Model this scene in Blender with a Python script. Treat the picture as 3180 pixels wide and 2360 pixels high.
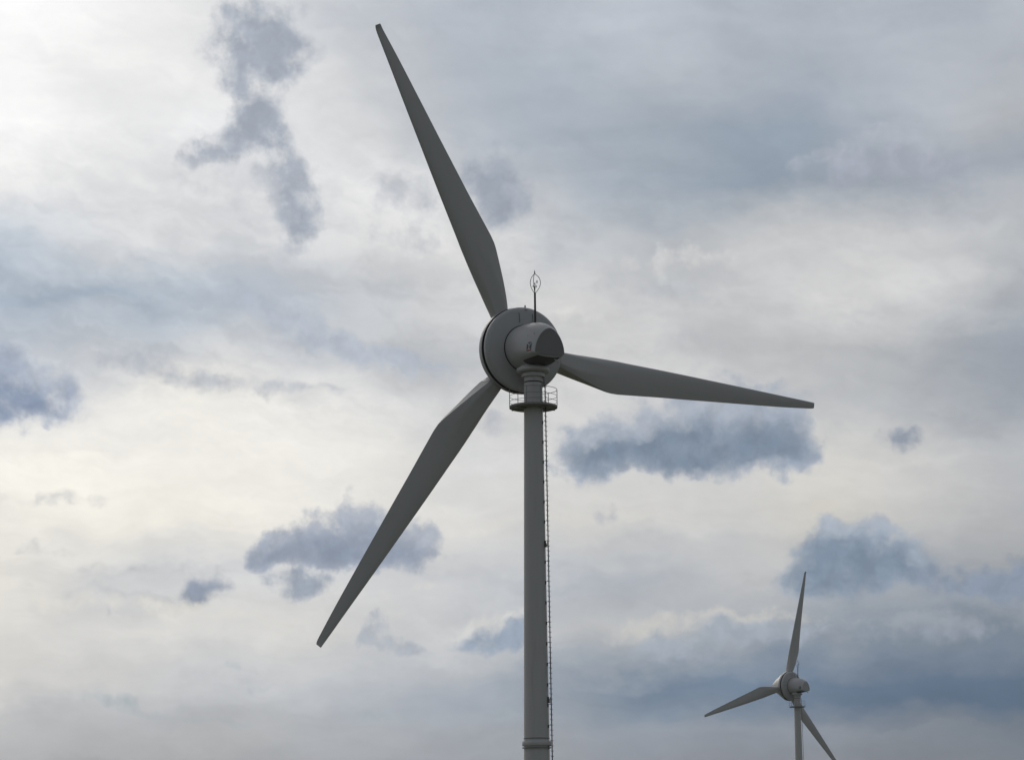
import bpy, math, random
import numpy as np
from mathutils import Matrix, Vector

# ------------------------------------------------------------------ scene, camera
scene = bpy.context.scene
for o in list(bpy.data.objects):
    bpy.data.objects.remove(o)
R = math.radians
PITCH, ROLL = 11.55, -0.47
cam_data = bpy.data.cameras.new("camera")
cam_data.sensor_width = 36.0
cam_data.lens = 36.0 * 7200 / 3180
cam_data.clip_start = 0.5
cam_data.clip_end = 20000
cam = bpy.data.objects.new("camera", cam_data)
scene.collection.objects.link(cam)
cam.matrix_world = (Matrix.Translation((0, 0, 1.7)) @ Matrix.Rotation(R(90 + PITCH), 4, 'X')
                    @ Matrix.Rotation(R(ROLL), 4, 'Z'))
scene.camera = cam
vs = scene.view_settings
vs.view_transform = 'Standard'
vs.look = 'None'
vs.exposure = 0.0
vs.gamma = 1.0
scene.render.resolution_x, scene.render.resolution_y = 1024, 759
scene.cycles.use_denoising = True
scene.cycles.denoising_prefilter = 'ACCURATE'
scene.cycles.denoising_input_passes = 'RGB_ALBEDO_NORMAL'
scene.cycles.max_bounces = 6

# ------------------------------------------------------------------ world: cloudy sky
SUN_AZ, SUN_EL = -17.0, 27.0
SKY_STRENGTH = 0.1
NOISE_GAIN = 1.7


def lin(c):
    return tuple(((v / 255) / 12.92 if v / 255 <= 0.04045 else ((v / 255 + 0.055) / 1.055) ** 2.4) for v in c)


AZIMUTHS = [-12.71, -11.04, -9.35, -7.65, -5.93, -4.2, -2.47, -0.73, 1.01, 2.75, 4.48, 6.21, 7.92, 9.62, 11.3, 12.7]
VEIL_BANDS = [  # elevation in degrees, (brightness, blueness) along the azimuths
    (2.04, [(183, 1), (180, 2), (177, 2), (175, 2), (176, 2), (173, 5), (168, 5), (163, 6), (158, 6), (154, 7), (150, 7), (145, 7), (140, 7), (135, 7), (130, 8), (125, 9)]),
    (2.82, [(189, 1), (188, 2), (184, 2), (179, 2), (183, 2), (179, 5), (172, 5), (170, 6), (162, 7), (160, 9), (155, 9), (149, 9), (151, 9), (139, 8), (130, 10), (123, 11)]),
    (3.49, [(199, 0), (197, 2), (190, 3), (190, 3), (189, 3), (186, 5), (177, 8), (168, 9), (156, 10), (145, 15), (142, 15), (137, 15), (115, 20), (110, 20), (106, 20), (106, 20)]),
    (4.11, [(216, -4), (211, -1), (204, 0), (200, 3), (200, 3), (192, 5), (179, 7), (175, 8), (158, 11), (130, 18), (128, 18), (132, 20), (113, 20), (112, 20), (112, 20), (112, 20)]),
    (5.41, [(228, -5), (214, -1), (218, -2), (220, -2), (218, -2), (213, -1), (211, 1), (205, 2), (186, 3), (192, 1), (178, 5), (175, 4), (154, 11), (150, 11), (145, 11), (146, 10)]),
    (6.75, [(230, -6), (213, -1), (210, 2), (206, 2), (219, 1), (214, 1), (201, 2), (204, 3), (189, 6), (175, 7), (188, 4), (197, 0), (183, 4), (173, 5), (173, 4), (168, 2)]),
    (8.10, [(235, -5), (243, -7), (241, -7), (239, -7), (237, -5), (227, -4), (221, -3), (219, -2), (212, -2), (215, -3), (207, -1), (206, -1), (212, -8), (198, 0), (187, 0), (182, 3)]),
    (9.45, [(249, -6), (248, -7), (242, -5), (240, -5), (240, -5), (233, -4), (227, -3), (217, 1), (213, -1), (209, 0), (208, 0), (209, -1), (213, -3), (210, -2), (198, 1), (188, 3)]),
    (10.80, [(217, 1), (225, 0), (239, -4), (247, -6), (237, -3), (232, -2), (214, 1), (209, 0), (209, 0), (213, 0), (203, 1), (199, 1), (189, 3), (187, 3), (167, 6), (165, 7)]),
    (12.15, [(196, 8), (211, 4), (197, 4), (217, 0), (204, 3), (198, 3), (192, 3), (198, 3), (209, 0), (208, 0), (199, 1), (190, 1), (183, 2), (180, 3), (170, 6), (160, 9)]),
    (13.50, [(177, 13), (179, 13), (174, 13), (196, 10), (191, 9), (192, 6), (209, 1), (210, 1), (205, 0), (210, 0), (198, 2), (204, 1), (215, 0), (214, 0), (209, 1), (169, 5)]),
    (14.85, [(198, 10), (216, 4), (220, 2), (218, 2), (208, 3), (214, 1), (220, 0), (218, 0), (199, 4), (196, 3), (181, 4), (198, 2), (199, 1), (202, 1), (202, 2), (191, 3)]),
    (16.20, [(235, 0), (226, 1), (222, 1), (223, 1), (219, 2), (233, 0), (231, 1), (212, 2), (182, 7), (177, 10), (165, 11), (157, 13), (159, 11), (164, 8), (169, 9), (168, 8)]),
    (17.54, [(253, 0), (243, 0), (227, 1), (240, 1), (224, 2), (222, 1), (204, 3), (184, 8), (177, 10), (172, 10), (166, 11), (159, 13), (164, 12), (176, 9), (188, 6), (180, 4)]),
    (18.88, [(252, 0), (236, 0), (239, 0), (237, 0), (224, 1), (212, 2), (194, 5), (183, 8), (182, 10), (185, 8), (189, 6), (173, 9), (177, 9), (189, 7), (191, 6), (182, 6)]),
    (20.19, [(255, 0), (248, 0), (239, 0), (231, 0), (214, 3), (201, 6), (192, 6), (185, 9), (185, 8), (197, 7), (188, 8), (181, 8), (181, 8), (186, 7), (175, 9), (191, 6)]),
    (21.52, [(255, 0), (252, 0), (240, 0), (226, 1), (214, 3), (202, 5), (192, 6), (188, 8), (189, 8), (196, 7), (189, 8), (184, 8), (182, 8), (184, 7), (179, 8), (188, 6)]),
]
CUMULUS = [  # lobes: azimuth, elevation, half width, half height (degrees), tilt, weight
    dict(lobes=[(-6.38, 19.99, 1.71, 1.42, 0, 0.90), (-6.04, 19.47, 1.48, 1.02, 0, 0.70), (-6.98, 19.55, 1.71, 1.02, 0, 0.45), (-6.83, 18.92, 1.08, 0.80, 30, 0.75), (-6.35, 18.57, 0.68, 0.80, 0, 0.35)],
         noise=0.75, lo=0.12, hi=0.9, core=(161, 169, 182), strength=0.95),
    dict(lobes=[(-6.47, 17.92, 1.02, 1.36, -10, 0.95), (-7.07, 17.44, 1.14, 0.68, 20, 0.80), (-7.62, 17.11, 1.25, 0.59, 22, 0.90), (-7.99, 16.91, 0.68, 0.27, 10, 0.40)],
         noise=0.7, lo=0.12, hi=0.9, core=(160, 168, 181), strength=0.95),
    dict(lobes=[(-5.86, 17.02, 1.02, 1.25, 0, 0.50), (-5.86, 16.68, 0.91, 0.91, 0, 0.55), (-5.50, 15.90, 0.80, 1.48, 12, 0.90), (-5.34, 15.46, 0.68, 0.91, 0, 0.60), (-5.68, 14.89, 0.91, 0.80, 0, 0.50), (-6.13, 17.46, 0.80, 0.68, 0, 0.40)],
         noise=0.85, lo=0.12, hi=0.92, core=(161, 169, 182), strength=0.95),
    dict(lobes=[(-6.69, 16.10, 2.27, 1.36, 0, 0.50), (-5.97, 14.54, 1.14, 0.57, 0, 0.40), (-7.52, 16.64, 1.59, 0.68, 0, 0.50)],
         noise=1.3, lo=0.15, hi=0.8, core=(205, 207, 212), strength=0.55),
    dict(lobes=[(-0.35, 16.33, 1.31, 1.19, 0, 0.85), (-0.17, 15.93, 1.02, 0.91, 0, 0.50), (-0.82, 16.61, 0.80, 0.68, 0, 0.40)],
         noise=0.6, lo=0.12, hi=0.85, core=(158, 166, 179), strength=0.95),
    dict(lobes=[(-2.92, 16.10, 1.08, 0.85, 0, 0.75), (-2.41, 16.22, 1.02, 0.68, 0, 0.50), (-2.41, 15.20, 0.80, 0.91, 0, 0.60), (-3.47, 15.12, 0.80, 0.57, 0, 0.45)],
         noise=1.0, lo=0.12, hi=1.05, core=(182, 186, 194), strength=0.8),
    dict(lobes=[(-12.53, 11.17, 1.71, 1.25, 0, 1.00), (-11.53, 11.17, 1.25, 0.85, 0, 0.80), (-11.79, 10.64, 1.71, 0.48, 0, 0.75), (-12.67, 11.78, 0.91, 0.91, 0, 0.80), (-11.03, 11.11, 0.68, 0.57, 0, 0.50)],
         noise=0.8, lo=0.12, hi=1.05, core=(166, 176, 193), strength=1.0),
    dict(lobes=[(-12.69, 10.94, 1.48, 0.85, 0, 0.90), (-11.91, 10.80, 1.25, 0.48, 0, 0.70)],
         noise=0.5, lo=0.1, hi=1.0, core=(136, 150, 173), strength=0.95),
    dict(lobes=[(-9.71, 12.04, 2.05, 0.55, 5, 0.75), (-8.56, 11.65, 1.93, 0.41, -14, 0.80), (-7.08, 11.45, 1.82, 0.27, -4, 0.60), (-5.91, 11.40, 1.08, 0.39, 0, 0.70), (-4.72, 11.30, 1.25, 0.25, -6, 0.65)],
         noise=0.9, lo=0.12, hi=1.05, core=(176, 182, 192), strength=0.75),
    dict(lobes=[(-5.49, 12.97, 2.96, 0.68, -26, 0.70), (-3.86, 12.30, 2.96, 0.57, -18, 0.70), (-2.47, 11.97, 2.27, 0.57, -8, 0.60), (-7.34, 13.61, 2.73, 0.45, -16, 0.50)],
         noise=0.9, lo=0.12, hi=0.9, core=(178, 186, 199), strength=0.85),
    dict(lobes=[(3.60, 13.61, 2.27, 0.80, 0, 0.60), (1.76, 15.23, 2.05, 0.68, -10, 0.50), (5.19, 12.32, 2.50, 0.57, -6, 0.60), (4.31, 13.93, 1.36, 0.68, 0, 0.50)],
         noise=1.1, lo=0.15, hi=0.95, core=(184, 188, 194), strength=0.6),
    dict(lobes=[(3.85, 14.40, 2.50, 0.57, -5, 0.60), (5.25, 14.47, 1.36, 0.45, -10, 0.50), (7.99, 13.36, 1.82, 0.45, -8, 0.50), (1.61, 13.08, 1.71, 0.45, 0, 0.50)],
         noise=1.1, lo=0.15, hi=0.9, core=(218, 218, 216), strength=0.6),
    dict(lobes=[(2.37, 9.94, 1.71, 1.25, 0, 0.85), (3.64, 10.15, 1.93, 1.25, 0, 0.85), (5.49, 10.48, 2.10, 1.42, 0, 0.95), (6.51, 10.25, 1.71, 1.59, 0, 0.85), (7.09, 9.92, 0.70, 0.97, 0, 0.75), (4.21, 9.63, 4.32, 0.86, 0, 0.95), (1.79, 9.44, 1.02, 0.64, 25, 0.65), (7.05, 9.44, 1.02, 0.68, 0, 0.70)],
         noise=0.7, lo=0.17, hi=0.8, core=(164, 173, 187), strength=1.0),
    dict(lobes=[(2.37, 9.72, 1.93, 0.75, 4, 0.85), (3.75, 9.86, 2.73, 0.91, 4, 0.85), (5.59, 9.94, 2.61, 1.02, 0, 0.90), (4.66, 9.45, 1.71, 0.59, 0, 0.70), (6.72, 9.74, 1.25, 0.85, 0, 0.75)],
         noise=0.45, lo=0.06, hi=1.0, core=(123, 138, 156), strength=0.97),
    dict(lobes=[(2.15, 10.17, 0.80, 0.45, 10, 0.70), (3.13, 10.38, 0.91, 0.50, 0, 0.75), (4.23, 10.48, 0.91, 0.52, 0, 0.70), (5.16, 10.91, 0.91, 0.57, 0, 0.60), (6.06, 10.54, 1.02, 0.52, 0, 0.60), (7.25, 10.28, 0.52, 0.68, 0, 0.70), (5.45, 9.15, 1.36, 0.30, 0, 0.60), (3.16, 9.17, 1.02, 0.23, 0, 0.50), (1.45, 9.56, 0.57, 0.45, 0, 0.60)],
         noise=1.0, lo=0.12, hi=1.0, core=(182, 188, 198), strength=0.75),
    dict(lobes=[(-6.20, 7.37, 0.57, 0.63, 0, 0.80), (-5.65, 7.37, 1.14, 0.75, 0, 0.80), (-4.75, 7.60, 1.36, 0.97, 0, 0.85), (-3.90, 7.83, 1.25, 1.25, 0, 0.90), (-3.04, 7.49, 1.36, 0.97, 0, 0.85), (-2.35, 7.38, 0.75, 0.77, 0, 0.80), (-4.18, 7.19, 3.30, 0.50, 0, 0.90)],
         noise=0.75, lo=0.16, hi=0.8, core=(165, 173, 187), strength=1.0),
    dict(lobes=[(-5.88, 7.23, 1.02, 0.41, 0, 0.70), (-4.75, 7.38, 1.36, 0.57, 0, 0.70), (-3.84, 7.43, 1.71, 0.75, 0, 0.85), (-2.70, 7.21, 1.36, 0.48, 0, 0.75)],
         noise=0.5, lo=0.08, hi=1.0, core=(139, 150, 167), strength=0.95),
    dict(lobes=[(-5.25, 6.62, 1.19, 0.59, 0, 0.90), (-4.85, 6.53, 0.91, 0.41, 0, 0.40)],
         noise=0.8, lo=0.12, hi=0.8, core=(160, 169, 182), strength=1.0),
    dict(lobes=[(-7.66, 6.35, 0.84, 0.57, 0, 0.95)],
         noise=0.55, lo=0.12, hi=0.8, core=(147, 157, 173), strength=1.0),
    dict(lobes=[(-5.88, 7.60, 0.68, 0.34, 0, 0.60), (-4.86, 8.00, 0.91, 0.41, 0, 0.65), (-3.90, 8.34, 0.91, 0.45, 0, 0.70), (-2.70, 7.83, 0.80, 0.41, 0, 0.60), (-2.07, 7.54, 0.45, 0.45, 0, 0.60)],
         noise=1.0, lo=0.12, hi=1.0, core=(186, 191, 200), strength=0.7),
    dict(lobes=[(7.60, 7.20, 1.08, 0.97, 0, 0.85), (8.22, 7.33, 1.31, 1.11, 0, 0.90), (9.08, 7.11, 1.36, 1.05, 0, 0.90), (9.66, 6.96, 0.73, 0.80, 0, 0.75), (8.31, 6.66, 2.73, 0.91, 0, 0.95), (7.01, 6.41, 0.91, 0.57, 0, 0.50)],
         noise=0.7, lo=0.17, hi=0.8, core=(160, 171, 186), strength=1.0),
    dict(lobes=[(7.65, 6.96, 1.36, 0.91, 0, 0.80), (8.43, 6.99, 2.16, 1.08, 0, 0.90), (9.43, 6.91, 1.25, 0.80, 0, 0.70), (8.08, 6.44, 2.05, 0.57, 0, 0.70)],
         noise=0.5, lo=0.06, hi=1.0, core=(124, 140, 158), strength=0.97),
    dict(lobes=[(7.67, 7.74, 0.80, 0.45, 0, 0.65), (8.46, 7.83, 0.91, 0.50, 0, 0.70), (9.41, 7.58, 0.91, 0.45, 0, 0.65), (9.89, 7.12, 0.50, 0.57, 0, 0.60), (7.03, 7.03, 0.57, 0.68, 0, 0.60)],
         noise=1.0, lo=0.12, hi=1.0, core=(178, 186, 197), strength=0.7),
    dict(lobes=[(10.63, 6.41, 1.25, 0.63, 0, 0.80), (11.50, 6.24, 1.59, 0.48, 0, 0.85), (12.33, 6.43, 0.91, 0.80, 0, 0.80)],
         noise=0.8, lo=0.15, hi=0.8, core=(138, 150, 168), strength=0.95),
    dict(lobes=[(9.69, 9.90, 0.84, 0.48, -8, 0.95)],
         noise=0.6, lo=0.15, hi=0.75, core=(152, 160, 173), strength=1.0),
    dict(lobes=[(-0.65, 5.55, 1.25, 0.48, 14, 0.80), (-1.11, 5.28, 0.91, 0.45, 20, 0.80), (-0.08, 5.67, 0.91, 0.45, 0, 0.70), (-1.45, 5.01, 0.57, 0.27, 0, 0.60)],
         noise=1.0, lo=0.2, hi=0.85, core=(216, 216, 213), strength=0.75),
    dict(lobes=[(-0.31, 5.22, 1.36, 0.59, 12, 0.90), (-0.99, 5.00, 1.14, 0.34, 0, 0.80), (0.03, 5.39, 0.80, 0.50, 0, 0.60)],
         noise=0.9, lo=0.16, hi=0.8, core=(156, 168, 184), strength=1.0),
    dict(lobes=[(-3.15, 5.24, 0.68, 0.68, -30, 0.75), (-2.81, 4.96, 1.25, 0.34, -18, 0.80), (-3.43, 5.50, 0.45, 0.50, 0, 0.60)],
         noise=1.1, lo=0.2, hi=0.8, core=(176, 182, 191), strength=0.9),
    dict(lobes=[(5.02, 5.69, 2.50, 0.34, 3, 0.85), (3.77, 5.57, 1.71, 0.34, 6, 0.80), (6.82, 5.61, 2.05, 0.25, -2, 0.70), (4.22, 5.17, 1.48, 0.50, 8, 0.70), (3.09, 5.36, 1.36, 0.45, 0, 0.60), (2.41, 5.08, 1.02, 0.34, 0, 0.40)],
         noise=1.1, lo=0.22, hi=0.95, core=(216, 213, 204), strength=0.45),
    dict(lobes=[(5.23, 5.30, 2.50, 0.52, 3, 0.85), (6.81, 5.27, 1.93, 0.48, 0, 0.80), (3.65, 4.96, 1.25, 0.34, 8, 0.60), (4.32, 4.78, 2.27, 0.41, 0, 0.60)],
         noise=1.0, lo=0.18, hi=0.85, core=(162, 171, 183), strength=0.9),
    dict(lobes=[(10.04, 5.61, 1.82, 0.52, 4, 0.80), (9.37, 5.46, 1.02, 0.45, 0, 0.60), (11.13, 5.31, 1.48, 0.50, 0, 0.60)],
         noise=1.1, lo=0.2, hi=0.9, core=(188, 191, 196), strength=0.25),
    dict(lobes=[(10.46, 5.19, 1.93, 0.50, 0, 0.70), (9.14, 5.08, 1.25, 0.41, 0, 0.50)],
         noise=1.0, lo=0.18, hi=0.9, core=(148, 157, 170), strength=0.7),
    dict(lobes=[(8.59, 16.98, 1.71, 0.52, 18, 0.80), (9.70, 17.20, 1.48, 0.52, 0, 0.75), (10.66, 16.81, 1.25, 0.57, 0, 0.50), (7.42, 16.75, 0.68, 0.30, 0, 0.50)],
         noise=0.9, lo=0.2, hi=0.95, core=(186, 190, 200), strength=0.6),
    dict(lobes=[(8.92, 16.52, 2.16, 0.68, 8, 0.80), (10.31, 16.61, 1.82, 0.68, 0, 0.70), (11.32, 16.21, 1.59, 0.68, 0, 0.50)],
         noise=0.9, lo=0.15, hi=0.95, core=(166, 171, 184), strength=0.7),
    dict(lobes=[(2.52, 8.21, 0.70, 0.34, 0, 0.70)],
         noise=1.2, lo=0.2, hi=0.85, core=(186, 188, 193), strength=0.8),
    dict(lobes=[(-0.48, 10.58, 0.80, 0.43, 0, 0.75)],
         noise=1.0, lo=0.18, hi=0.85, core=(186, 189, 196), strength=0.8),
    dict(lobes=[(-9.99, 5.77, 0.18, 0.34, 0, 0.60), (-11.50, 8.53, 2.27, 0.30, 4, 0.50), (-11.90, 7.36, 2.96, 0.27, 0, 0.50), (-8.90, 6.84, 3.41, 0.25, 0, 0.50), (-9.78, 6.28, 2.96, 0.23, -2, 0.55)],
         noise=1.0, lo=0.15, hi=0.95, core=(176, 179, 184), strength=0.55),
    dict(lobes=[(-10.87, 6.04, 2.96, 0.30, 4, 0.70), (-7.88, 5.96, 2.50, 0.23, 0, 0.60), (-8.88, 5.67, 1.82, 0.20, 0, 0.50), (-2.58, 6.47, 1.36, 0.23, 6, 0.50)],
         noise=1.0, lo=0.15, hi=0.9, core=(226, 223, 214), strength=0.7),
    dict(lobes=[(-6.91, 4.49, 1.14, 0.41, 0, 0.70), (-9.60, 3.68, 1.82, 0.30, -14, 0.60), (-7.83, 3.24, 2.27, 0.23, -6, 0.50), (-6.51, 3.96, 0.80, 0.23, 0, 0.50), (-3.37, 3.29, 1.82, 0.30, 0, 0.60), (-1.00, 3.38, 2.05, 0.39, 0, 0.70)],
         noise=1.1, lo=0.15, hi=0.95, core=(168, 178, 184), strength=0.75),
]

class NT:
    """Small helper to chain shader nodes."""
    def __init__(s, tree):
        s.t = tree

    def new(s, kind, **kw):
        n = s.t.nodes.new(kind)
        for k, v in kw.items():
            setattr(n, k, v)
        return n

    def put(s, sock, v):
        if hasattr(v, 'is_linked') or isinstance(v, bpy.types.NodeSocket):
            s.t.links.new(v, sock)
        else:
            sock.default_value = v

    def swirl(s, vec, scale, detail, rough):
        # noise colour minus one half as a plain vector (explicit nodes, no hidden conversion)
        c = s.new('ShaderNodeSeparateColor')
        s.put(c.inputs[0], s.noise(vec, scale, detail, rough, 'Color', dims='2D'))
        v = s.new('ShaderNodeCombineXYZ')
        for i in range(2):
            s.put(v.inputs[i], s.math('SUBTRACT', c.outputs[i], 0.5))
        return v.outputs[0]

    def math(s, op, a, b=0.0, c=None, clamp=False):
        n = s.new('ShaderNodeMath', operation=op, use_clamp=clamp)
        s.put(n.inputs[0], a)
        s.put(n.inputs[1], b)
        if c is not None:
            s.put(n.inputs[2], c)
        return n.outputs[0]

    def vec(s, op, a, b=None, c=None):
        n = s.new('ShaderNodeVectorMath', operation=op)
        s.put(n.inputs[0], a)
        if b is not None:
            s.put(n.inputs[1], b)
        if c is not None:
            s.put(n.inputs[2], c)
        return n.outputs['Value'] if op in ('LENGTH', 'DOT_PRODUCT') else n.outputs['Vector']

    def mapr(s, v, a, b, c=0.0, d=1.0, kind='SMOOTHSTEP'):
        n = s.new('ShaderNodeMapRange', interpolation_type=kind)
        s.put(n.inputs[0], v)
        for i, x in enumerate((a, b, c, d)):
            s.put(n.inputs[i + 1], x)
        return n.outputs[0]

    def noise(s, vec, scale, detail, rough=0.55, out='Fac', lac=2.0, dist=0.0, dims='3D'):
        n = s.new('ShaderNodeTexNoise')
        n.noise_dimensions = dims
        s.put(n.inputs['Vector'], vec)
        n.inputs['Scale'].default_value = scale
        n.inputs['Detail'].default_value = detail
        n.inputs['Roughness'].default_value = rough
        n.inputs['Lacunarity'].default_value = lac
        n.inputs['Distortion'].default_value = dist
        return n.outputs[out]

    def mix(s, fac, a, b, blend='MIX'):
        n = s.new('ShaderNodeMix', data_type='RGBA', blend_type=blend)
        s.put(n.inputs[0], fac)
        for i, v in ((6, a), (7, b)):
            if isinstance(v, tuple):
                v = (v[0], v[1], v[2], 1.0)
            s.put(n.inputs[i], v)
        return n.outputs[2]

    def after(s, q, col):
        # the same direction, but computed only once `col` is known: keeps the long layer chain within the renderer's memory
        c = s.new('ShaderNodeSeparateColor')
        s.put(c.inputs[0], col)
        n = s.new('ShaderNodeVectorMath', operation='SCALE')
        s.put(n.inputs[0], q)
        s.put(n.inputs['Scale'], s.math('MULTIPLY_ADD', c.outputs[0], 1e-10, 1.0))
        return n.outputs[0]

    def lobe(s, q, x, y, rx, ry, tilt, w, kind='LINEAR'):
        m = s.new('ShaderNodeMapping', vector_type='TEXTURE')
        s.put(m.inputs['Vector'], q)
        m.inputs['Location'].default_value = (x, y, 0)
        m.inputs['Rotation'].default_value = (0, 0, R(tilt))
        m.inputs['Scale'].default_value = (rx, ry, 1)
        return s.mapr(s.vec('LENGTH', m.outputs[0]), 0.0, 1.0, 1.0 - w, 1.0, kind)


def build_world():
    world = bpy.data.worlds.new("World")
    scene.world = world
    world.use_nodes = True
    world.cycles.sampling_method = 'MANUAL'
    world.cycles.sample_map_resolution = 512
    t = world.node_tree
    t.nodes.clear()
    n = NT(t)
    tc = n.new('ShaderNodeTexCoord')
    d = n.vec('NORMALIZE', tc.outputs['Generated'])
    sep = n.new('ShaderNodeSeparateXYZ')
    n.put(sep.inputs[0], d)
    az = n.math('MULTIPLY', n.math('ARCTAN2', sep.outputs[0], sep.outputs[1]), 180 / math.pi)
    el = n.math('MULTIPLY', n.math('ARCSINE', sep.outputs[2]), 180 / math.pi)
    comb = n.new('ShaderNodeCombineXYZ')
    n.put(comb.inputs[0], az)
    n.put(comb.inputs[1], el)
    q = comb.outputs[0]                                   # direction as (azimuth, elevation) in degrees

    # slow swirl for the veils, fine ragged swirl for the cumulus edges
    qs = n.vec('MULTIPLY', q, (0.55, 1.0, 1.0))
    w1 = n.swirl(qs, 0.5, 6, 0.6)
    qv = n.vec('MULTIPLY_ADD', w1, (3.0, 2.0, 0.0), q)
    w2 = n.swirl(q, 1.1, 5, 0.55)
    qc = n.vec('MULTIPLY_ADD', w2, (0.85, 0.75, 0.0), q)
    billow = n.math('SUBTRACT', n.noise(q, 1.25, 6, 0.58, dims='2D'), 0.5)

    # the open sky above everything, and one even veil over it: bright round the hidden sun, dull away from it
    nish = n.new('ShaderNodeTexSky', sky_type='NISHITA')
    nish.sun_disc = False
    nish.sun_elevation = R(SUN_EL)
    nish.sun_rotation = R(SUN_AZ)
    nish.air_density, nish.dust_density = 1.0, 1.5
    sd = (math.sin(R(SUN_AZ)) * math.cos(R(SUN_EL)), math.cos(R(SUN_AZ)) * math.cos(R(SUN_EL)), math.sin(R(SUN_EL)))
    g = n.vec('DOT_PRODUCT', d, sd)
    K = 1 / SKY_STRENGTH

    def tone(c):
        r = lin(c)
        return (r[0] * K, r[1] * K, r[2] * K)
    veil = n.mix(n.mapr(g, 0.0, 0.93), tone((128, 130, 133)), tone((208, 209, 212)))
    veil = n.mix(n.mapr(g, 0.93, 1.0), veil, tone((255, 255, 252)))
    big = n.noise(n.vec('MULTIPLY', d, (1, 1, 2.2)), 2.6, 6, 0.55)
    veil = n.mix(n.mapr(big, 0.35, 0.7, 0.0, 0.35), veil, tone((128, 138, 152)))
    col = n.mix(0.86, nish.outputs[0], veil)

    # the veil as charted from bottom to top: one band of tones per elevation, blended upwards
    sepv = n.new('ShaderNodeSeparateXYZ')
    n.put(sepv.inputs[0], qv)
    u = n.mapr(sepv.outputs[0], AZIMUTHS[0], AZIMUTHS[-1], kind='LINEAR')
    bands = None
    last = None
    for elv, row in VEIL_BANDS:
        r_ = n.new('ShaderNodeValToRGB')
        cr = r_.color_ramp
        cr.interpolation = 'B_SPLINE'
        cr.elements[0].position, cr.elements[1].position = 0.0, 1.0
        span = AZIMUTHS[-1] - AZIMUTHS[0]
        for i, (lum, tint) in enumerate(row):
            pos = (AZIMUTHS[i] - AZIMUTHS[0]) / span
            e_ = cr.elements[0] if i == 0 else cr.elements[len(cr.elements) - 1] if i == len(row) - 1 else cr.elements.new(pos)
            kr, kb = (0.5, 1.4) if tint < 0 else (0.88, 1.25) if tint <= 9 else (1.0, 1.15)
            c = lin((min(lum - tint * kr, 255), lum, min(lum + tint * kb, 255)))
            e_.color = (c[0], c[1], c[2], 1)
        n.put(r_.inputs[0], u)
        if bands is None:
            bands = r_.outputs[0]
        else:
            bands = n.mix(n.mapr(sepv.outputs[1], last, elv, kind='LINEAR'), bands, r_.outputs[0])
        last = elv
    bands = n.mix(1.0, bands, (K, K, K), 'MULTIPLY')
    bands.node.clamp_result = False
    inside = n.math('MULTIPLY', n.mapr(n.math('ABSOLUTE', az), 13.5, 20.0, 1.0, 0.0), n.mapr(el, 22.5, 29.0, 1.0, 0.0))
    col = n.mix(n.math('MULTIPLY', inside, 0.97), col, bands)

    # crisp torn wisps, slanting on the left where the veil is combed by the wind
    wm = n.new('ShaderNodeMapping', vector_type='TEXTURE')
    n.put(wm.inputs['Vector'], qc)
    wm.inputs['Rotation'].default_value = (0, 0, R(-14))
    wm.inputs['Scale'].default_value = (2.6, 0.95, 1.0)
    w3 = n.noise(wm.outputs[0], 0.9, 8, 0.6, dims='2D')
    torn = n.mapr(w3, 0.36, 0.64, -1.0, 1.0)
    where = n.math('MULTIPLY', n.mapr(el, 9.0, 12.5), n.mapr(el, 18.5, 14.5))
    where = n.math('MULTIPLY_ADD', n.math('MULTIPLY', where, n.mapr(az, 6.0, -4.0, 0.35, 1.0)), 0.055, 0.018)
    f3 = n.math('MULTIPLY_ADD', torn, where, 1.0)
    cc = n.new('ShaderNodeCombineColor')
    for i, kx in enumerate((1.0, 0.95, 0.86)):
        n.put(cc.inputs[i], n.math('POWER', f3, kx))
    col = n.mix(1.0, col, cc.outputs[0], 'MULTIPLY')

    # long streaks of the veil low down
    st1 = n.noise(n.vec('MULTIPLY', qv, (0.15, 1.3, 1.0)), 1.0, 6, 0.58, dims='2D')
    amp = n.mapr(el, 4.0, 18.0, 0.24, 0.14)
    f1 = n.math('MULTIPLY_ADD', n.math('SUBTRACT', st1, 0.5), amp, 1.0)
    cc = n.new('ShaderNodeCombineColor')
    for i, kx in enumerate((1.0, 0.97, 0.88)):            # thin places are bluer
        n.put(cc.inputs[i], n.math('POWER', f1, kx))
    col = n.mix(1.0, col, cc.outputs[0], 'MULTIPLY')

    lump = n.mapr(n.noise(qc, 1.9, 4, 0.55, dims='2D'), 0.3, 0.7)
    for cu in CUMULUS:
        clear = None
        qk = n.after(qc, col)
        for L in cu['lobes']:
            v = n.lobe(qk, *L)
            clear = v if clear is None else n.math('MULTIPLY', clear, v)
        near = n.mapr(clear, 1.0, 0.8, kind='LINEAR')
        D = n.math('SUBTRACT', 1.0, clear)
        D = n.math('MULTIPLY_ADD', n.math('MULTIPLY', billow, near), cu['noise'] * NOISE_GAIN, D)
        c = tone(cu['core'])
        body = n.mix(lump, tuple(x * 0.94 for x in c), tuple(x * 1.08 for x in c))
        col = n.mix(n.mapr(D, cu['lo'], cu['hi'], 0.0, cu['strength']), col, body)

    # soft mottling over everything
    st2 = n.noise(n.vec('MULTIPLY', qc, (0.6, 1.0, 1.0)), 1.1, 6, 0.55, dims='2D')
    f2 = n.math('MULTIPLY_ADD', n.math('SUBTRACT', st2, 0.5), 0.13, 1.0)
    cc = n.new('ShaderNodeCombineColor')
    for i, kx in enumerate((1.0, 0.985, 0.93)):
        n.put(cc.inputs[i], n.math('POWER', f2, kx))
    col = n.mix(1.0, col, cc.outputs[0], 'MULTIPLY')

    bg = n.new('ShaderNodeBackground')
    n.put(bg.inputs['Color'], col)
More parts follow.
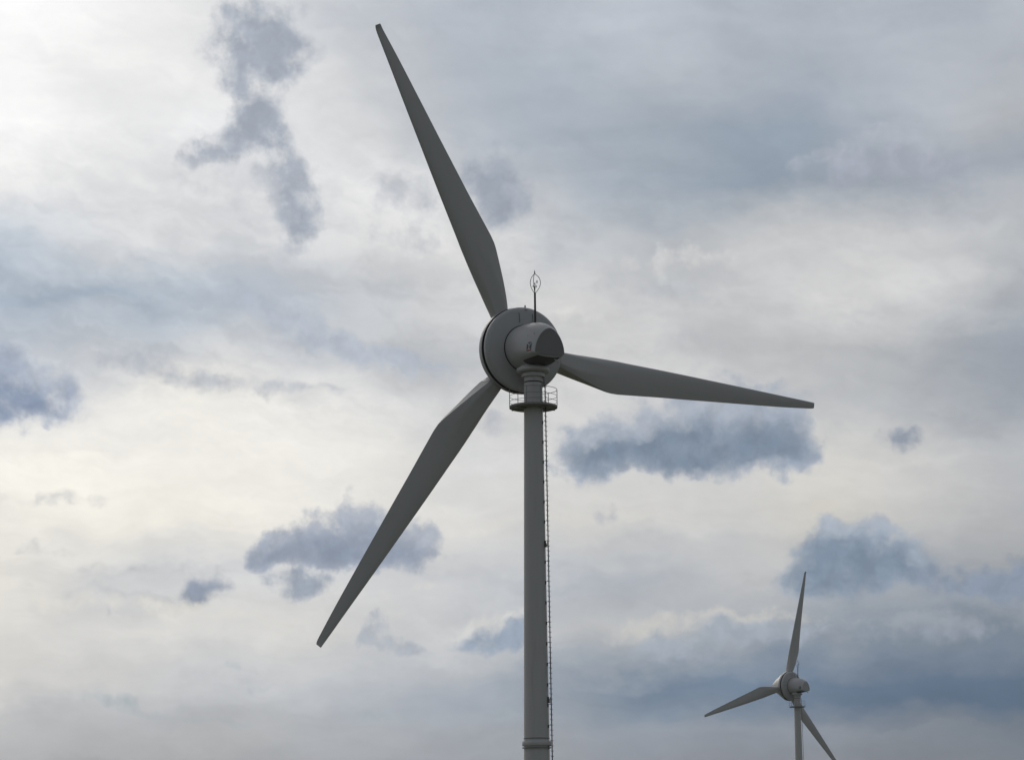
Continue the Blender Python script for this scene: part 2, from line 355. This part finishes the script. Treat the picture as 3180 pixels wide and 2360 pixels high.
    bg.inputs['Strength'].default_value = SKY_STRENGTH
    out = n.new('ShaderNodeOutputWorld')
    n.put(out.inputs['Surface'], bg.outputs[0])


build_world()

sun_data = bpy.data.lights.new("sun", 'SUN')
sun_data.energy = 0.7
sun_data.angle = R(30)
sun_data.color = (1.0, 0.95, 0.86)
sun = bpy.data.objects.new("sun", sun_data)
scene.collection.objects.link(sun)
sun.rotation_euler = Vector((math.sin(R(SUN_AZ)) * math.cos(R(SUN_EL)), math.cos(R(SUN_AZ)) * math.cos(R(SUN_EL)),
                             math.sin(R(SUN_EL)))).to_track_quat('Z', 'Y').to_euler()


# ------------------------------------------------------------------ materials
def material(name, base, rough=0.5, vary=0.08, scale=1.5, stretch=(1, 1, 1), dirt=None, dirt_lo=0.55, dirt_hi=0.8,
             dirt_amt=0.5, bump=0.0, metal=0.0):
    m = bpy.data.materials.new(name)
    m.use_nodes = True
    t = m.node_tree
    n = NT(t)
    p = t.nodes['Principled BSDF']
    tc = n.new('ShaderNodeTexCoord')
    v = n.vec('MULTIPLY', tc.outputs['Object'], stretch)
    fine = n.noise(v, scale * 6, 6, 0.6)
    broad = n.noise(v, scale, 4, 0.55)
    f = n.math('MULTIPLY_ADD', n.math('SUBTRACT', n.math('ADD', n.math('MULTIPLY', fine, 0.5), broad), 0.75), vary * 2, 1.0)
    cc = n.new('ShaderNodeCombineXYZ')
    for i in range(3):
        n.put(cc.inputs[i], f)
    col = n.mix(1.0, base, cc.outputs[0], 'MULTIPLY')
    if dirt:
        dn = n.noise(n.vec('ADD', v, (7.3, 2.1, 4.4)), scale * 2.2, 7, 0.65)
        col = n.mix(n.mapr(dn, dirt_lo, dirt_hi, 0.0, dirt_amt), col, dirt)
    n.put(p.inputs['Base Color'], col)
    n.put(p.inputs['Roughness'], n.math('MULTIPLY_ADD', fine, 0.15, rough - 0.07))
    p.inputs['Metallic'].default_value = metal
    if bump:
        b = n.new('ShaderNodeBump')
        b.inputs['Strength'].default_value = bump
        b.inputs['Distance'].default_value = 0.01
        n.put(b.inputs['Height'], fine)
        n.put(p.inputs['Normal'], b.outputs[0])
    return m


M = {
    'blade': material('blade_gelcoat', (0.445, 0.435, 0.425), 0.48, 0.06, 0.5, (1, 1, 0.25), (0.30, 0.29, 0.26), dirt_amt=0.35),
    'cover': material('nacelle_gelcoat', (0.435, 0.43, 0.43), 0.45, 0.06, 0.7, (1, 1, 0.6), (0.30, 0.30, 0.28), dirt_amt=0.4),
    'tail': material('tail_gelcoat_shaded', (0.20, 0.193, 0.19), 0.55, 0.05, 0.8, (1, 1, 1), (0.28, 0.27, 0.25), dirt_amt=0.3),  # nacelle gelcoat darkened: the tail face's shade is put into its colour
    'tower': material('tower_paint', (0.50, 0.488, 0.475), 0.5, 0.10, 1.4, (1, 1, 0.06), (0.30, 0.28, 0.25), dirt_amt=0.5),
    'gap': material('black_seal_and_gap_shade', (0.012, 0.012, 0.013), 0.8, 0.2, 3),
    'dark_grey': material('oily_shaded_underside', (0.07, 0.07, 0.07), 0.6, 0.25, 2.5, dirt=(0.03, 0.03, 0.028)),  # for seams, and for painted shade with oil dirt under the nacelle
    'steel': material('weathered_galvanised_steel', (0.24, 0.235, 0.23), 0.55, 0.15, 4, dirt=(0.12, 0.07, 0.04), dirt_amt=0.6, metal=0.2),
    'dark': material('dark_ladder_steel', (0.035, 0.034, 0.034), 0.6, 0.2, 4),
    'deck': material('platform_plate', (0.25, 0.24, 0.22), 0.6, 0.15, 3, dirt=(0.15, 0.125, 0.10), dirt_amt=0.5),
    'brown': material('mast_brown_steel', (0.05, 0.042, 0.038), 0.6, 0.2, 5),
    'light_grey': material('light_grey_housing', (0.55, 0.56, 0.57), 0.4, 0.05, 4),
    'panel_blue': material('sticker_slate', (0.055, 0.06, 0.07), 0.45, 0.05, 5),
    'panel_white': material('sticker_white', (0.75, 0.75, 0.75), 0.45, 0.03, 5),
    'panel_red': material('sticker_red', (0.30, 0.035, 0.02), 0.45, 0.05, 5),
    'grass': material('meadow_grass', (0.085, 0.09, 0.045), 0.9, 0.5, 0.05, dirt=(0.15, 0.12, 0.075), dirt_amt=0.7, bump=0.3),
}


# ------------------------------------------------------------------ mesh helpers
def obj(name, verts, faces, mats, parent=None, matrix=None, sharp=38, fmat=None):
    me = bpy.data.meshes.new(name)
    me.from_pydata([tuple(map(float, v)) for v in verts], [], faces)
    for m in (mats if isinstance(mats, (list, tuple)) else [mats]):
        me.materials.append(m)
    if fmat:
        for p, i in zip(me.polygons, fmat):
            p.material_index = i
    me.update()
    if len(me.polygons):
        me.polygons.foreach_set('use_smooth', [True] * len(me.polygons))
        me.set_sharp_from_angle(angle=R(sharp))
    o = bpy.data.objects.new(name, me)
    scene.collection.objects.link(o)
    if parent:
        o.parent = parent
    if matrix is not None:
        o.matrix_basis = matrix
    return o


class MB:
    def __init__(s):
        s.v, s.f = [], []

    def add(s, v, f):
        k = len(s.v)
        s.v += [tuple(x) for x in v]
        s.f += [tuple(i + k for i in q) for q in f]
        return s

    def build(s, name, mat, parent=None, matrix=None, sharp=38):
        return obj(name, s.v, s.f, mat, parent, matrix, sharp)


def loft(rings, closed=True, cap0=True, cap1=True):
    n = len(rings[0])
    v = [p for r in rings for p in r]
    f = []
    for i in range(len(rings) - 1):
        for j in range(n if closed else n - 1):
            k = (j + 1) % n
            f.append((i * n + j, i * n + k, (i + 1) * n + k, (i + 1) * n + j))
    if cap0:
        f.append(tuple(reversed(range(n))))
    if cap1:
        f.append(tuple(range((len(rings) - 1) * n, len(rings) * n)))
    return v, f


def lathe_z(profile, n=64, cap=True):
    rings = [[(r * math.cos(2 * math.pi * j / n), r * math.sin(2 * math.pi * j / n), z) for j in range(n)] for r, z in profile]
    return loft(rings, True, cap, cap)


def tube(pts, r, n=8, closed=False, caps=True):
    pts = [Vector(p) for p in pts]
    rings = []
    N = len(pts)
    for i, p in enumerate(pts):
        a = pts[(i - 1) % N] if (closed or i > 0) else p
        b = pts[(i + 1) % N] if (closed or i < N - 1) else p
        t = (b - a).normalized()
        ref = Vector((0, 0, 1)) if abs(t.z) < 0.9 else Vector((1, 0, 0))
        u = t.cross(ref).normalized()
        w = u.cross(t)
        rr = r[i] if isinstance(r, (list, tuple)) else r
        rings.append([p + rr * (math.cos(2 * math.pi * k / n) * u + math.sin(2 * math.pi * k / n) * w) for k in range(n)])
    if closed:
        rings.append(rings[0])
    return loft(rings, True, caps and not closed, caps and not closed)


def box(cx, cy, cz, sx, sy, sz, m=None):
    v = [(cx + a * sx / 2, cy + b * sy / 2, cz + c * sz / 2) for a in (-1, 1) for b in (-1, 1) for c in (-1, 1)]
    if m is not None:
        v = [m @ Vector(p) for p in v]
    return v, [(0, 1, 3, 2), (4, 6, 7, 5), (0, 4, 5, 1), (2, 3, 7, 6), (0, 2, 6, 4), (1, 5, 7, 3)]


def curve(xs, ys, x):
    """Monotone-ish cubic through the table."""
    xs, ys = np.array(xs, float), np.array(ys, float)
    dx, dy = np.diff(xs), np.diff(ys)
    s = dy / dx
    m = np.zeros(len(xs))
    m[0], m[-1] = s[0], s[-1]
    for i in range(1, len(xs) - 1):
        if s[i - 1] * s[i] > 0:
            a, b = 2 * dx[i] + dx[i - 1], dx[i] + 2 * dx[i - 1]
            m[i] = (a + b) / (a / s[i - 1] + b / s[i])
    i = min(max(int(np.searchsorted(xs, x)) - 1, 0), len(xs) - 2)
    t = min(max((x - xs[i]) / dx[i], 0), 1)
    return float((1 + 2 * t) * (1 - t) ** 2 * ys[i] + t * (1 - t) ** 2 * dx[i] * m[i]
                 + t * t * (3 - 2 * t) * ys[i + 1] + t * t * (t - 1) * dx[i] * m[i + 1])


# ------------------------------------------------------------------ wind turbine
HUB = 2.38            # rotor plane ahead of the tower axis
AX = 29.49            # height of the shaft above the ground at the tower axis


def along(d):         # distance behind the rotor plane -> local y
    return HUB - d


def lathe_axis(profile, n=112):
    rings = [[(r * math.cos(2 * math.pi * j / n), along(d), r * math.sin(2 * math.pi * j / n)) for j in range(n)] for d, r in profile]
    return loft(rings)


# nacelle cross sections: half width, level of the widest point, top, bottom, exponents
ND = [1.55, 2.4, 3.2, 4.0, 4.5]
NTAB = dict(w=[1.32, 1.31, 1.23, 1.07, 0.92], zc=[0, -0.08, -0.25, -0.48, -0.62], top=[1.32, 1.31, 1.24, 1.02, 0.75],
            bot=[-1.32, -1.28, -1.13, -0.98, -0.87], nu=[2, 2, 2.0, 1.9, 1.75], nl=[2, 2.2, 2.4, 2.4, 2.3])


def nac(d):
    return {k: curve(ND, v, d) for k, v in NTAB.items()}


def nac_point(d, th, out=0.0):
    s = nac(d)
    c, q = math.cos(th), math.sin(th)
    e = s['nu'] if q >= 0 else s['nl']
    h = s['top'] - s['zc'] if q >= 0 else s['zc'] - s['bot']
    x = math.copysign(abs(c) ** (2 / e), c) * (s['w'] + out)
    z = s['zc'] + math.copysign(abs(q) ** (2 / e), q) * (h + out)
    return (x, along(d), z)


BR = [1.2, 1.7, 2.0, 2.3, 2.6, 3.0, 4.0, 4.5, 5.0, 5.5, 6.0, 6.3, 6.6, 7.0, 7.5, 8.2, 9.5, 11, 13, 15.5, 18, 19.8, 20.05, 20.15]
TE = [.47, .47, .48, .52, .60, .71, .95, 1.06, 1.17, 1.28, 1.38, 1.41, 1.41, 1.38, 1.33, 1.26, 1.13, 1.00, .82, .60, .37, .17, .14, .10]
LE = [.47, .47, .47, .475, .48, .50, .53, .55, .565, .575, .58, .58, .58, .57, .56, .55, .53, .50, .45, .385, .31, .26, .24, .21]
TH = [.94, .94, .94, .93, .91, .87, .76, .69, .62, .55, .49, .46, .44, .41, .385, .35, .295, .245, .19, .14, .09, .06, .05, .025]
TT = [.0, .0, .4, .66, .70, .66, .50, .40, .30, .20, .11, .07, .04, .025, .02, .018, .016, .014, .012, .01, .008, .006, .006, .004]
TW = [18, 18, 18, 18, 17.5, 16.5, 13, 11.5, 10, 8.8, 8, 7.6, 7.2, 6.8, 6.3, 5.6, 4.6, 3.6, 2.6, 1.8, .9, .4, .3, .2]


def blade_mesh():
    rs = sorted(set([1.2, 1.45, 1.7] + list(np.arange(1.9, 8.6, 0.15).round(3)) + list(np.arange(8.75, 19.6, 0.45).round(3))
                    + [19.7, 19.9, 20.0, 20.06, 20.11, 20.15]))
    rings = []
    n = 22
    for r in rs:
        te, le, th, tt, tw = (curve(BR, a, r) for a in (TE, LE, TH, TT, TW))
        blend = min(max((r - 1.75) / 0.9, 0), 1)
        blend = blend * blend * (3 - 2 * blend)
        ch = te + le

        def half(x):
            foil = 5 * (.2969 * math.sqrt(x) - .126 * x - .3516 * x * x + .2843 * x ** 3 - .1036 * x ** 4)
            a = max(th - tt * 0.35, 0.01) * foil
            a = a + tt / 2 * min(x / 0.45, 1.0)
            a = min(a, th * 0.52)
            c = math.sqrt(max(x * (1 - x), 0)) * 0.94
            return c * (1 - blend) + a * blend
        xs = [(1 - math.cos(math.pi * k / n)) / 2 for k in range(n + 1)]
        ring = []
        bend = -0.10 * max(0, (r - 19.75) / 0.4) ** 2
        pts = [(x, half(x) * 0.86) for x in reversed(xs)] + [(x, -half(x) * 1.14) for x in xs[1:]]
        ct, sn = math.cos(R(tw)), math.sin(R(tw))
        for x, h in pts:                                # h > 0: windward side (away from the tail)
            t = -le + x * ch
            ring.append((t * ct + h * sn, h * ct - t * sn + bend, r))
        rings.append(ring)
    return loft(rings)


def sticker(parent, matrix, red):
    v, f, fm = [], [], []
    nd, nz = 26, 46
    d0, d1, z0, z1 = 3.86, 4.24, -0.67, -0.07
    for i in range(nd + 1):
        d = d0 + (d1 - d0) * i / nd
        s = nac(d)
        for j in range(nz + 1):
            z = z0 + (z1 - z0) * j / nz
            e = s['nu'] if z >= s['zc'] else s['nl']
            h = s['top'] - s['zc'] if z >= s['zc'] else s['zc'] - s['bot']
            x = s['w'] * max(1 - (abs(z - s['zc']) / h) ** e, 0) ** (1 / e)
            v.append((-x - 0.006, along(d), z))
    for i in range(nd):
        for j in range(nz):
            a, b = (i + .5) / nd, (j + .5) / nz           # a: left to right, b: bottom to top
            if b < 0.16:                                   # worn white line under the red band
                if not (0.05 < b < 0.11 and 0.12 < a < 0.88 and (int(a * 13) % 3)):
                    continue
                k = 1
            elif b < 0.30:
                k = 2 if red else 0
                if abs(a - .5) > .5 - .0 or (b > 0.26 and abs(a - .5) < .16):
                    k = 0
            else:
                k = 0
                stem = abs(a - .5) < .055 and b < .72
                arm = abs((b - .72) - abs(a - .5) * .5) < .035 and .70 < b
                foot = b < .34 and abs(a - .5) < .3
                if stem or arm or foot:
                    k = 1
            f.append((i * (nz + 1) + j, (i + 1) * (nz + 1) + j, (i + 1) * (nz + 1) + j + 1, i * (nz + 1) + j + 1))
            fm.append(k)
    return obj('sticker', v, f, [M['panel_blue'], M['panel_white'], M['panel_red']], parent, matrix, 60, fm)


def make_turbine(label, loc, yaw, tilt, phis, reach, near):
    root = bpy.data.objects.new('wind_turbine', None)
    scene.collection.objects.link(root)
    root.location = loc
    root['label'] = label
    root['category'] = 'wind turbine'
    root['group'] = 'wind turbines'
    I = None
    N = Matrix.Translation((0, 0, AX)) @ Matrix.Rotation(R(yaw), 4, 'Z') @ Matrix.Rotation(R(tilt), 4, 'X')

    # ---- tower: slender steel tube with a bolted flange low down
    def tr(z):
        return 0.515 + (27.4 - z) * 0.0090
    prof = [(tr(0) + .12, -0.3), (tr(0) + .12, 0.12), (tr(0), 0.121)]
    prof += [(tr(z), z) for z in np.linspace(0.2, 7.4, 12)]
    prof += [(tr(z), z) for z in np.linspace(7.8, 27.40, 20)]
    tower = obj('tower', *lathe_z(prof, 96), M['tower'], root)
    fl = MB().add(*lathe_z([(tr(7.6) + .005, 7.42), (.775, 7.42), (.79, 7.44), (.79, 7.66), (.775, 7.68), (tr(7.6) + .005, 7.68)], 96, False))
    fl.build('flange', M['tower'], tower)
    fl = MB().add(*lathe_z([(tr(7.3) + .004, 7.30), (.79, 7.30), (.79, 7.345), (tr(7.3) + .004, 7.345)], 96, False))
    fl.build('flange', M['deck'], tower)
    g = MB().add(*lathe_z([(tr(7.8) + .002, 7.80), (tr(7.8) + .014, 7.80), (tr(7.8) + .014, 7.835), (tr(7.8) + .002, 7.835)], 96, False))
    g.build('weld_seam', M['dark_grey'], tower)
    for zz in (27.22, 26.72, 19.6, 13.4):
        g = MB().add(*lathe_z([(tr(zz) + .0005, zz - .008), (tr(zz) + .004, zz), (tr(zz) + .0005, zz + .008)], 96, False))
        g.build('weld_seam', M['tower'], tower)
    g = MB().add(*lathe_z([(.5, 27.40), (.5, 27.47)], 72))
    g.build('tower_joint', M['gap'], tower)

    # ---- yaw bearing: neck and two stepped rings
    yb = MB().add(*lathe_z([(.515, 27.47), (.515, 27.72), (.64, 27.725), (.655, 27.74), (.655, 27.93), (.64, 27.945), (.60, 27.95)], 96))
    yawb = yb.build('yaw_bearing', M['tower'], root)
    yr = MB().add(*lathe_z([(.60, 27.96), (.86, 27.99), (.915, 28.04), (.93, 28.10), (.93, 28.17), (.90, 28.22), (.72, 28.30), (.70, 28.6)], 96))
    yr.build('bearing_ring', M['tower'], yawb)
    cl = MB()
    for k, zz in enumerate((27.72, 27.42, 27.30)):
        cl.add(*box(.60, -.02, zz, .10, .14, .10))
    cl.add(*tube([(.63, -.05, 27.78), (.66, -.05, 27.5), (.66, -.05, 27.1)], .025))
    cl.add(*tube([(.58, .06, 27.74), (.60, .06, 27.4), (.60, .06, 27.2)], .02))
    cl.build('cable_clamp', M['steel'], yawb, Matrix.Rotation(R(-12), 4, 'Z'))

    # ---- platform with guard rail
    PZ = 25.98
    pl = MB().add(*lathe_z([(.53, PZ), (1.31, PZ), (1.34, PZ + .01), (1.34, PZ + .115), (1.325, PZ + .12), (.53, PZ + .12)], 96, False))
    plat = pl.build('platform', M['deck'], root)
    for h, r in ((.36, .013), (.67, .013), (1.04, .017)):
        ring = [(1.325 * math.cos(a), 1.325 * math.sin(a), PZ + h) for a in np.linspace(0, 2 * math.pi, 72, endpoint=False)]
        obj('guard_rail', *tube(ring, r, 8, True), M['steel'], plat)
    for a in (0, 50, 90, 130, 180, 253, 287):
        x, y = 1.325 * math.cos(R(a)), 1.325 * math.sin(R(a))
        obj('guard_post', *tube([(x, y, PZ + .02), (x, y, PZ + 1.04)], .019, 8), M['steel'], plat)
    for a in (20, 100, 160, 220, 310):
        MB().add(*box(.90, 0, PZ - .03, .74, .05, .06, Matrix.Rotation(R(a), 4, 'Z'))).build('support_bracket', M['deck'], plat)

    # ---- ladder
    LA = R(-23)
    Z0, Z1 = 0.25, 27.25
    GAP = 0.20

    def lp(z, out, tan=0.0, dz=0.0):
        r = tr(z) + out
        return (r * math.cos(LA) - tan * math.sin(LA), r * math.sin(LA) + tan * math.cos(LA), z + dz)
    rail = MB().add(*tube([lp(Z0, GAP), lp(14, GAP), lp(Z1, GAP)], .030, 8))
    rungs = []
    z = Z0 + 0.2
    while z < Z1 - 0.05 and len(rungs) < 97:
        rungs.append(z)
        z += 0.278

    def rung_geo(z):
        b = MB()
        b.add(*tube([lp(z, GAP, -.19, .055), lp(z, GAP, -.185, .012), lp(z, GAP, -.16, 0), lp(z, GAP, .16, 0), lp(z, GAP, .185, .012), lp(z, GAP, .19, .055)], .013, 6))
        return b
    if near:
        ladder = rail.build('ladder', M['dark'], root)
        for z in rungs:
            rung_geo(z).build('rung', M['dark'], ladder)
        for z in rungs[1::4]:
            b = MB().add(*tube([lp(z, GAP), lp(z, .03)], .014, 6))
            m4 = Matrix.Translation(lp(z - .06, .018)) @ Matrix.Rotation(LA, 4, 'Z')
            b.add(*box(0, 0, 0, .035, .09, .17, m4))
            b.build('ladder_bracket', M['dark'], ladder)
        for z in (18.35, 9.87):
            m4 = Matrix.Translation(lp(z, .10)) @ Matrix.Rotation(LA, 4, 'Z')
            b = MB().add(*box(-.065, 0, 0, .03, .16, .32, m4))
            b.add(*box(.02, -.05, -.06, .03, .03, .22, m4)).add(*box(.05, .04, .02, .03, .03, .26, m4))
            b.add(*box(.0, 0, -.15, .16, .16, .025, m4))
            b.build('foot_rest', M['dark'], ladder)
    else:
        for z in rungs:
            b = rung_geo(z)
            rail.add(b.v, b.f)
        ladder = rail.build('ladder', M['steel'], root)

    # ---- rotor: nose cone that widens into the rotor ring
    sp = lathe_axis([(-2.86, .02), (-2.80, .22), (-2.65, .46), (-2.3, .78), (-1.8, 1.12), (-1.2, 1.50), (-.6, 1.84), (-.1, 2.12), (.2, 2.27),
                     (.40, 2.39), (.48, 2.44), (.52, 2.455), (.84, 2.455), (.86, 2.45)])
    spin = obj('rotor_hub', *sp, M['cover'], root, N)
    for k, ph in enumerate(phis):
        B = N @ Matrix.Translation((0, HUB, 0)) @ Matrix.Rotation(R(ph), 4, 'Y') @ Matrix.Diagonal((1, 1, reach[k], 1))
        if k == 0:
            blade = obj('blade', *blade_mesh(), M['blade'], root, B, 32)
            collar = obj('blade_collar', *lathe_z([(.50, 1.5), (.52, 1.6), (.52, 2.02), (.50, 2.05), (.48, 2.05)], 48), M['cover'], blade)
        else:
            b = blade.copy()
            scene.collection.objects.link(b)
            b.matrix_basis = B
            cc = collar.copy()
            scene.collection.objects.link(cc)
            cc.parent = b

    # ---- generator housing behind the rotor
    gh = obj('generator_housing', *lathe_axis([(1.05, 2.31), (1.06, 2.38), (1.08, 2.41), (1.16, 2.42), (1.25, 2.405), (1.33, 2.35), (1.385, 2.25),
                                               (1.41, 2.14), (1.44, 1.9), (1.50, 1.40)]), M['cover'], root, N)
    obj('rotor_gap', *lathe_axis([(.861, 2.445), (.862, 2.30), (1.10, 2.30)]), M['gap'], gh)  # black gap that also paints the shade on the rotor ring's back face
    obj('shaft_seal', *lathe_axis([(1.47, 1.36), (1.549, 1.36)], 80), M['gap'], gh)
    for x in (-.44, .40):
        zb, zt = 1.49, 2.02
        rodm = MB().add(*tube([(x - .02, along(1.455 + .0), zt), (x - .02, along(1.51), zt), (x + .01, along(1.56), zb), (x + .01, along(1.50), zb)], .016, 6))
        rodm.build('grab_rod', M['brown'], gh)
    b = MB().add(*box(.02, along(1.39), 2.235, .16, .05, .03))
    b.build('hook_plate', M['brown'], gh)
    b = MB().add(*tube([(.08, along(1.15), 2.41), (.08, along(1.15), 2.53)], .042, 8)).add(*tube([(.08, along(1.15), 2.52), (.08, along(1.15), 2.56)], .03, 8))
    b.build('lightning_peg', M['brown'], gh)
    if not near:
        sm = MB()
        for a in (178, 90, 62):
            c, s_ = math.cos(R(a)), math.sin(R(a))
            sm.add(*tube([(2.25 * c, along(1.39), 2.25 * s_), (1.42 * c, along(1.505), 1.42 * s_)], .012, 6))
        sm.build('panel_seam', M['dark_grey'], gh)

    # ---- nacelle
    ds = list(np.linspace(1.55, 4.44, 30)) + [4.475, 4.495, 4.5]
    nn = 96
    rings = []
    for d in ds:
        o_ = 0 if d < 4.47 else -(d - 4.47) ** 2 * 14
        rings.append([nac_point(d, 2 * math.pi * j / nn, o_) for j in range(nn)])
    rings.append([nac_point(4.5, 2 * math.pi * j / nn, -.03) for j in range(nn)])
    rings.append([nac_point(4.47, 2 * math.pi * j / nn, -.035) for j in range(nn)])
    nacelle = obj('nacelle', *loft(rings, True, True, False), M['cover'], root, N)
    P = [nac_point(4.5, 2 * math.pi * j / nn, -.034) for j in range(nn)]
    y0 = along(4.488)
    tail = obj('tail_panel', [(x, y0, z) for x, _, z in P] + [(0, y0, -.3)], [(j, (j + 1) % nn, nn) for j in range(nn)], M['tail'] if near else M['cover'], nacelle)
    obj('panel_seam', *tube([(-.80, y0 - .003, -.74), (.80, y0 - .003, -.74)], .006, 6), M['dark_grey'], nacelle)
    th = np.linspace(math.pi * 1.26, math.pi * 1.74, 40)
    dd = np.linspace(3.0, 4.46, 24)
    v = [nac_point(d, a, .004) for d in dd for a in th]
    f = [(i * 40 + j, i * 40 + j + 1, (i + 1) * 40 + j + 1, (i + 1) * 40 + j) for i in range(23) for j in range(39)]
    obj('underside_shade_and_dirt', v, f, M['dark_grey'], nacelle)  # dark sheet painting the shade of the underside along with its dirt
    sticker(nacelle, I, near)
    b = MB().add(*tube([(.44, along(4.30), -.97), (.52, along(4.36), -1.03), (.64, along(4.44), -1.05)], [.03, .055, .06], 12))
    b.add(*tube([(.40, along(4.25), -.86), (.44, along(4.30), -.97)], .02, 8))
    b.build('sensor', M['light_grey'], nacelle)
    for d_, z_ in ((3.75, .32), (4.12, .42)):
        s = nac(d_)
        x = -s['w'] * max(1 - (abs(z_ - s['zc']) / (s['top'] - s['zc'])) ** s['nu'], 0) ** (1 / s['nu'])
        MB().add(*box(x, along(d_), z_, .03, .03, .08)).build('bolt', M['steel'], nacelle)

    # ---- wind mast with lightning cage
    d_, zb = 2.66, nac(2.66)['top'] - .05
    y = along(d_)
    zt = zb + 1.78
    S = Matrix.Translation((.03 * zb, 0, 0)) @ Matrix(((1, 0, -.03, 0), (0, 1, 0, 0), (0, 0, 1, 0), (0, 0, 0, 1)))

    def lean(g_):
        return [S @ Vector(p) for p in g_[0]], g_[1]
    mast = obj('wind_mast', *lean(tube([(0, y, zb), (0, y, zt)], [.064, .056], 12)), M['brown'], root, N)
    hoop_r = [(0, .0), (.06, .06), (.18, .20), (.29, .36), (.36, .54), (.375, .66), (.33, .84), (.22, .99), (.10, 1.07), (.035, 1.13), (.012, 1.2)]
    for a in (-8, 112, 232):
        c, s_ = math.cos(R(a)), math.sin(R(a))
        pts = []
        for k in np.linspace(0, 1, 26):
            u = k * 1.2
            pts.append((curve([h for _, h in hoop_r], [q_ for q_, _ in hoop_r], u)))
        obj('lightning_hoop', *lean(tube([(q_ * .9 * c, y + q_ * .9 * s_, zt - .06 + 1.2 * k) for q_, k in zip(pts, np.linspace(0, 1, 26))], .017, 6)), M['brown'], mast)
    obj('lightning_rod', *lean(tube([(0, y, zt + 1.08), (0, y, zt + 1.22), (0, y, zt + 1.225), (0, y, zt + 1.31)], [.03, .03, .008, .005], 8)), M['brown'], mast)
    an = MB().add(*tube([(0, y, zt), (0, y, zt + .28)], .025, 8)).add(*tube([(0, y, zt + .28), (0, y, zt + .34)], .035, 8))
    for a in (5, 125, 245):
        c, s_ = math.cos(R(a)), math.sin(R(a))
        an.add(*tube([(0, y, zt + .36), (.10 * c, y + .10 * s_, zt + .36)], .006, 6))
        an.add(*tube([(.10 * c - .03 * s_, y + .10 * s_ + .03 * c, zt + .36), (.10 * c, y + .10 * s_, zt + .36), (.10 * c + .02 * s_, y + .10 * s_ - .02 * c, zt + .36)], [.032, .036, .012], 8))
    an.v = [S @ Vector(p) for p in an.v]
    an.build('anemometer', M['brown'], mast)
    wv = MB().add(*tube([(.03, y, zt + .22), (.10, y, zt + .30), (.10, y, zt + .42), (.04, y, zt + .46)], .008, 6))
    wv.add(*tube([(0, y, zt + .44), (0, y, zt + .50), (0, y, zt + .55)], [.034, .028, .014], 8))
    wv.add(*tube([(-.02, y, zt + .55), (.11, y - .03, zt + .60)], .008, 6))
    wv.add(*box(.125, y - .03, zt + .62, .012, .10, .16))
    wv.v = [S @ Vector(p) for p in wv.v]
    wv.build('wind_vane', M['brown'], mast)
    return root


make_turbine('large grey wind turbine with a long dark outside ladder, filling most of the picture',
             (1.177, 126.74, 0), 25.78, 3.14, (-26.2, 94.5, 214.15), (0.995, 1.0, 1.013), True)
make_turbine('small distant wind turbine, turned more sideways, before the low dark blue cloud bank',
             (47.16, 390.1, -0.63), 41.24, 3.14, (13.5, 134.0, 254.05), (0.995, 1.0, 1.01), False)

# ------------------------------------------------------------------ ground
gv, gf = [], []
rr = [0.0] + [12 * 1.272 ** k for k in range(24)]
na = 96
random.seed(4)
gv.append((0, 0, -0.02))
for r in rr[1:]:
    for j in range(na):
        a = 2 * math.pi * j / na
        gv.append((r * math.cos(a), r * math.sin(a) + 60, -0.02 + (random.uniform(-.05, .05) if r > 30 else 0)))
for j in range(na):
    gf.append((0, 1 + j, 1 + (j + 1) % na))
for i in range(len(rr) - 2):
    for j in range(na):
        a, b = 1 + i * na + j, 1 + i * na + (j + 1) % na
        gf.append((a, a + na, b + na, b))
gv[0] = (0, 60, -0.02)
ground = obj('ground', gv, gf, M['grass'])
ground['kind'] = 'structure'

# ------------------------------------------------------------------ thin haze in the air
hz = MB().add(*box(0, 60, 25.25, 6500, 6500, 53.5))
m = bpy.data.materials.new('thin_haze')
m.use_nodes = True
nt = m.node_tree
nt.nodes.clear()
pv = nt.nodes.new('ShaderNodeVolumePrincipled')
pv.inputs['Color'].default_value = (0.9, 0.93, 0.97, 1)
pv.inputs['Density'].default_value = 0.00013
mo = nt.nodes.new('ShaderNodeOutputMaterial')
nt.links.new(pv.outputs[0], mo.inputs['Volume'])
haze = hz.build('haze', m)
haze['kind'] = 'stuff'
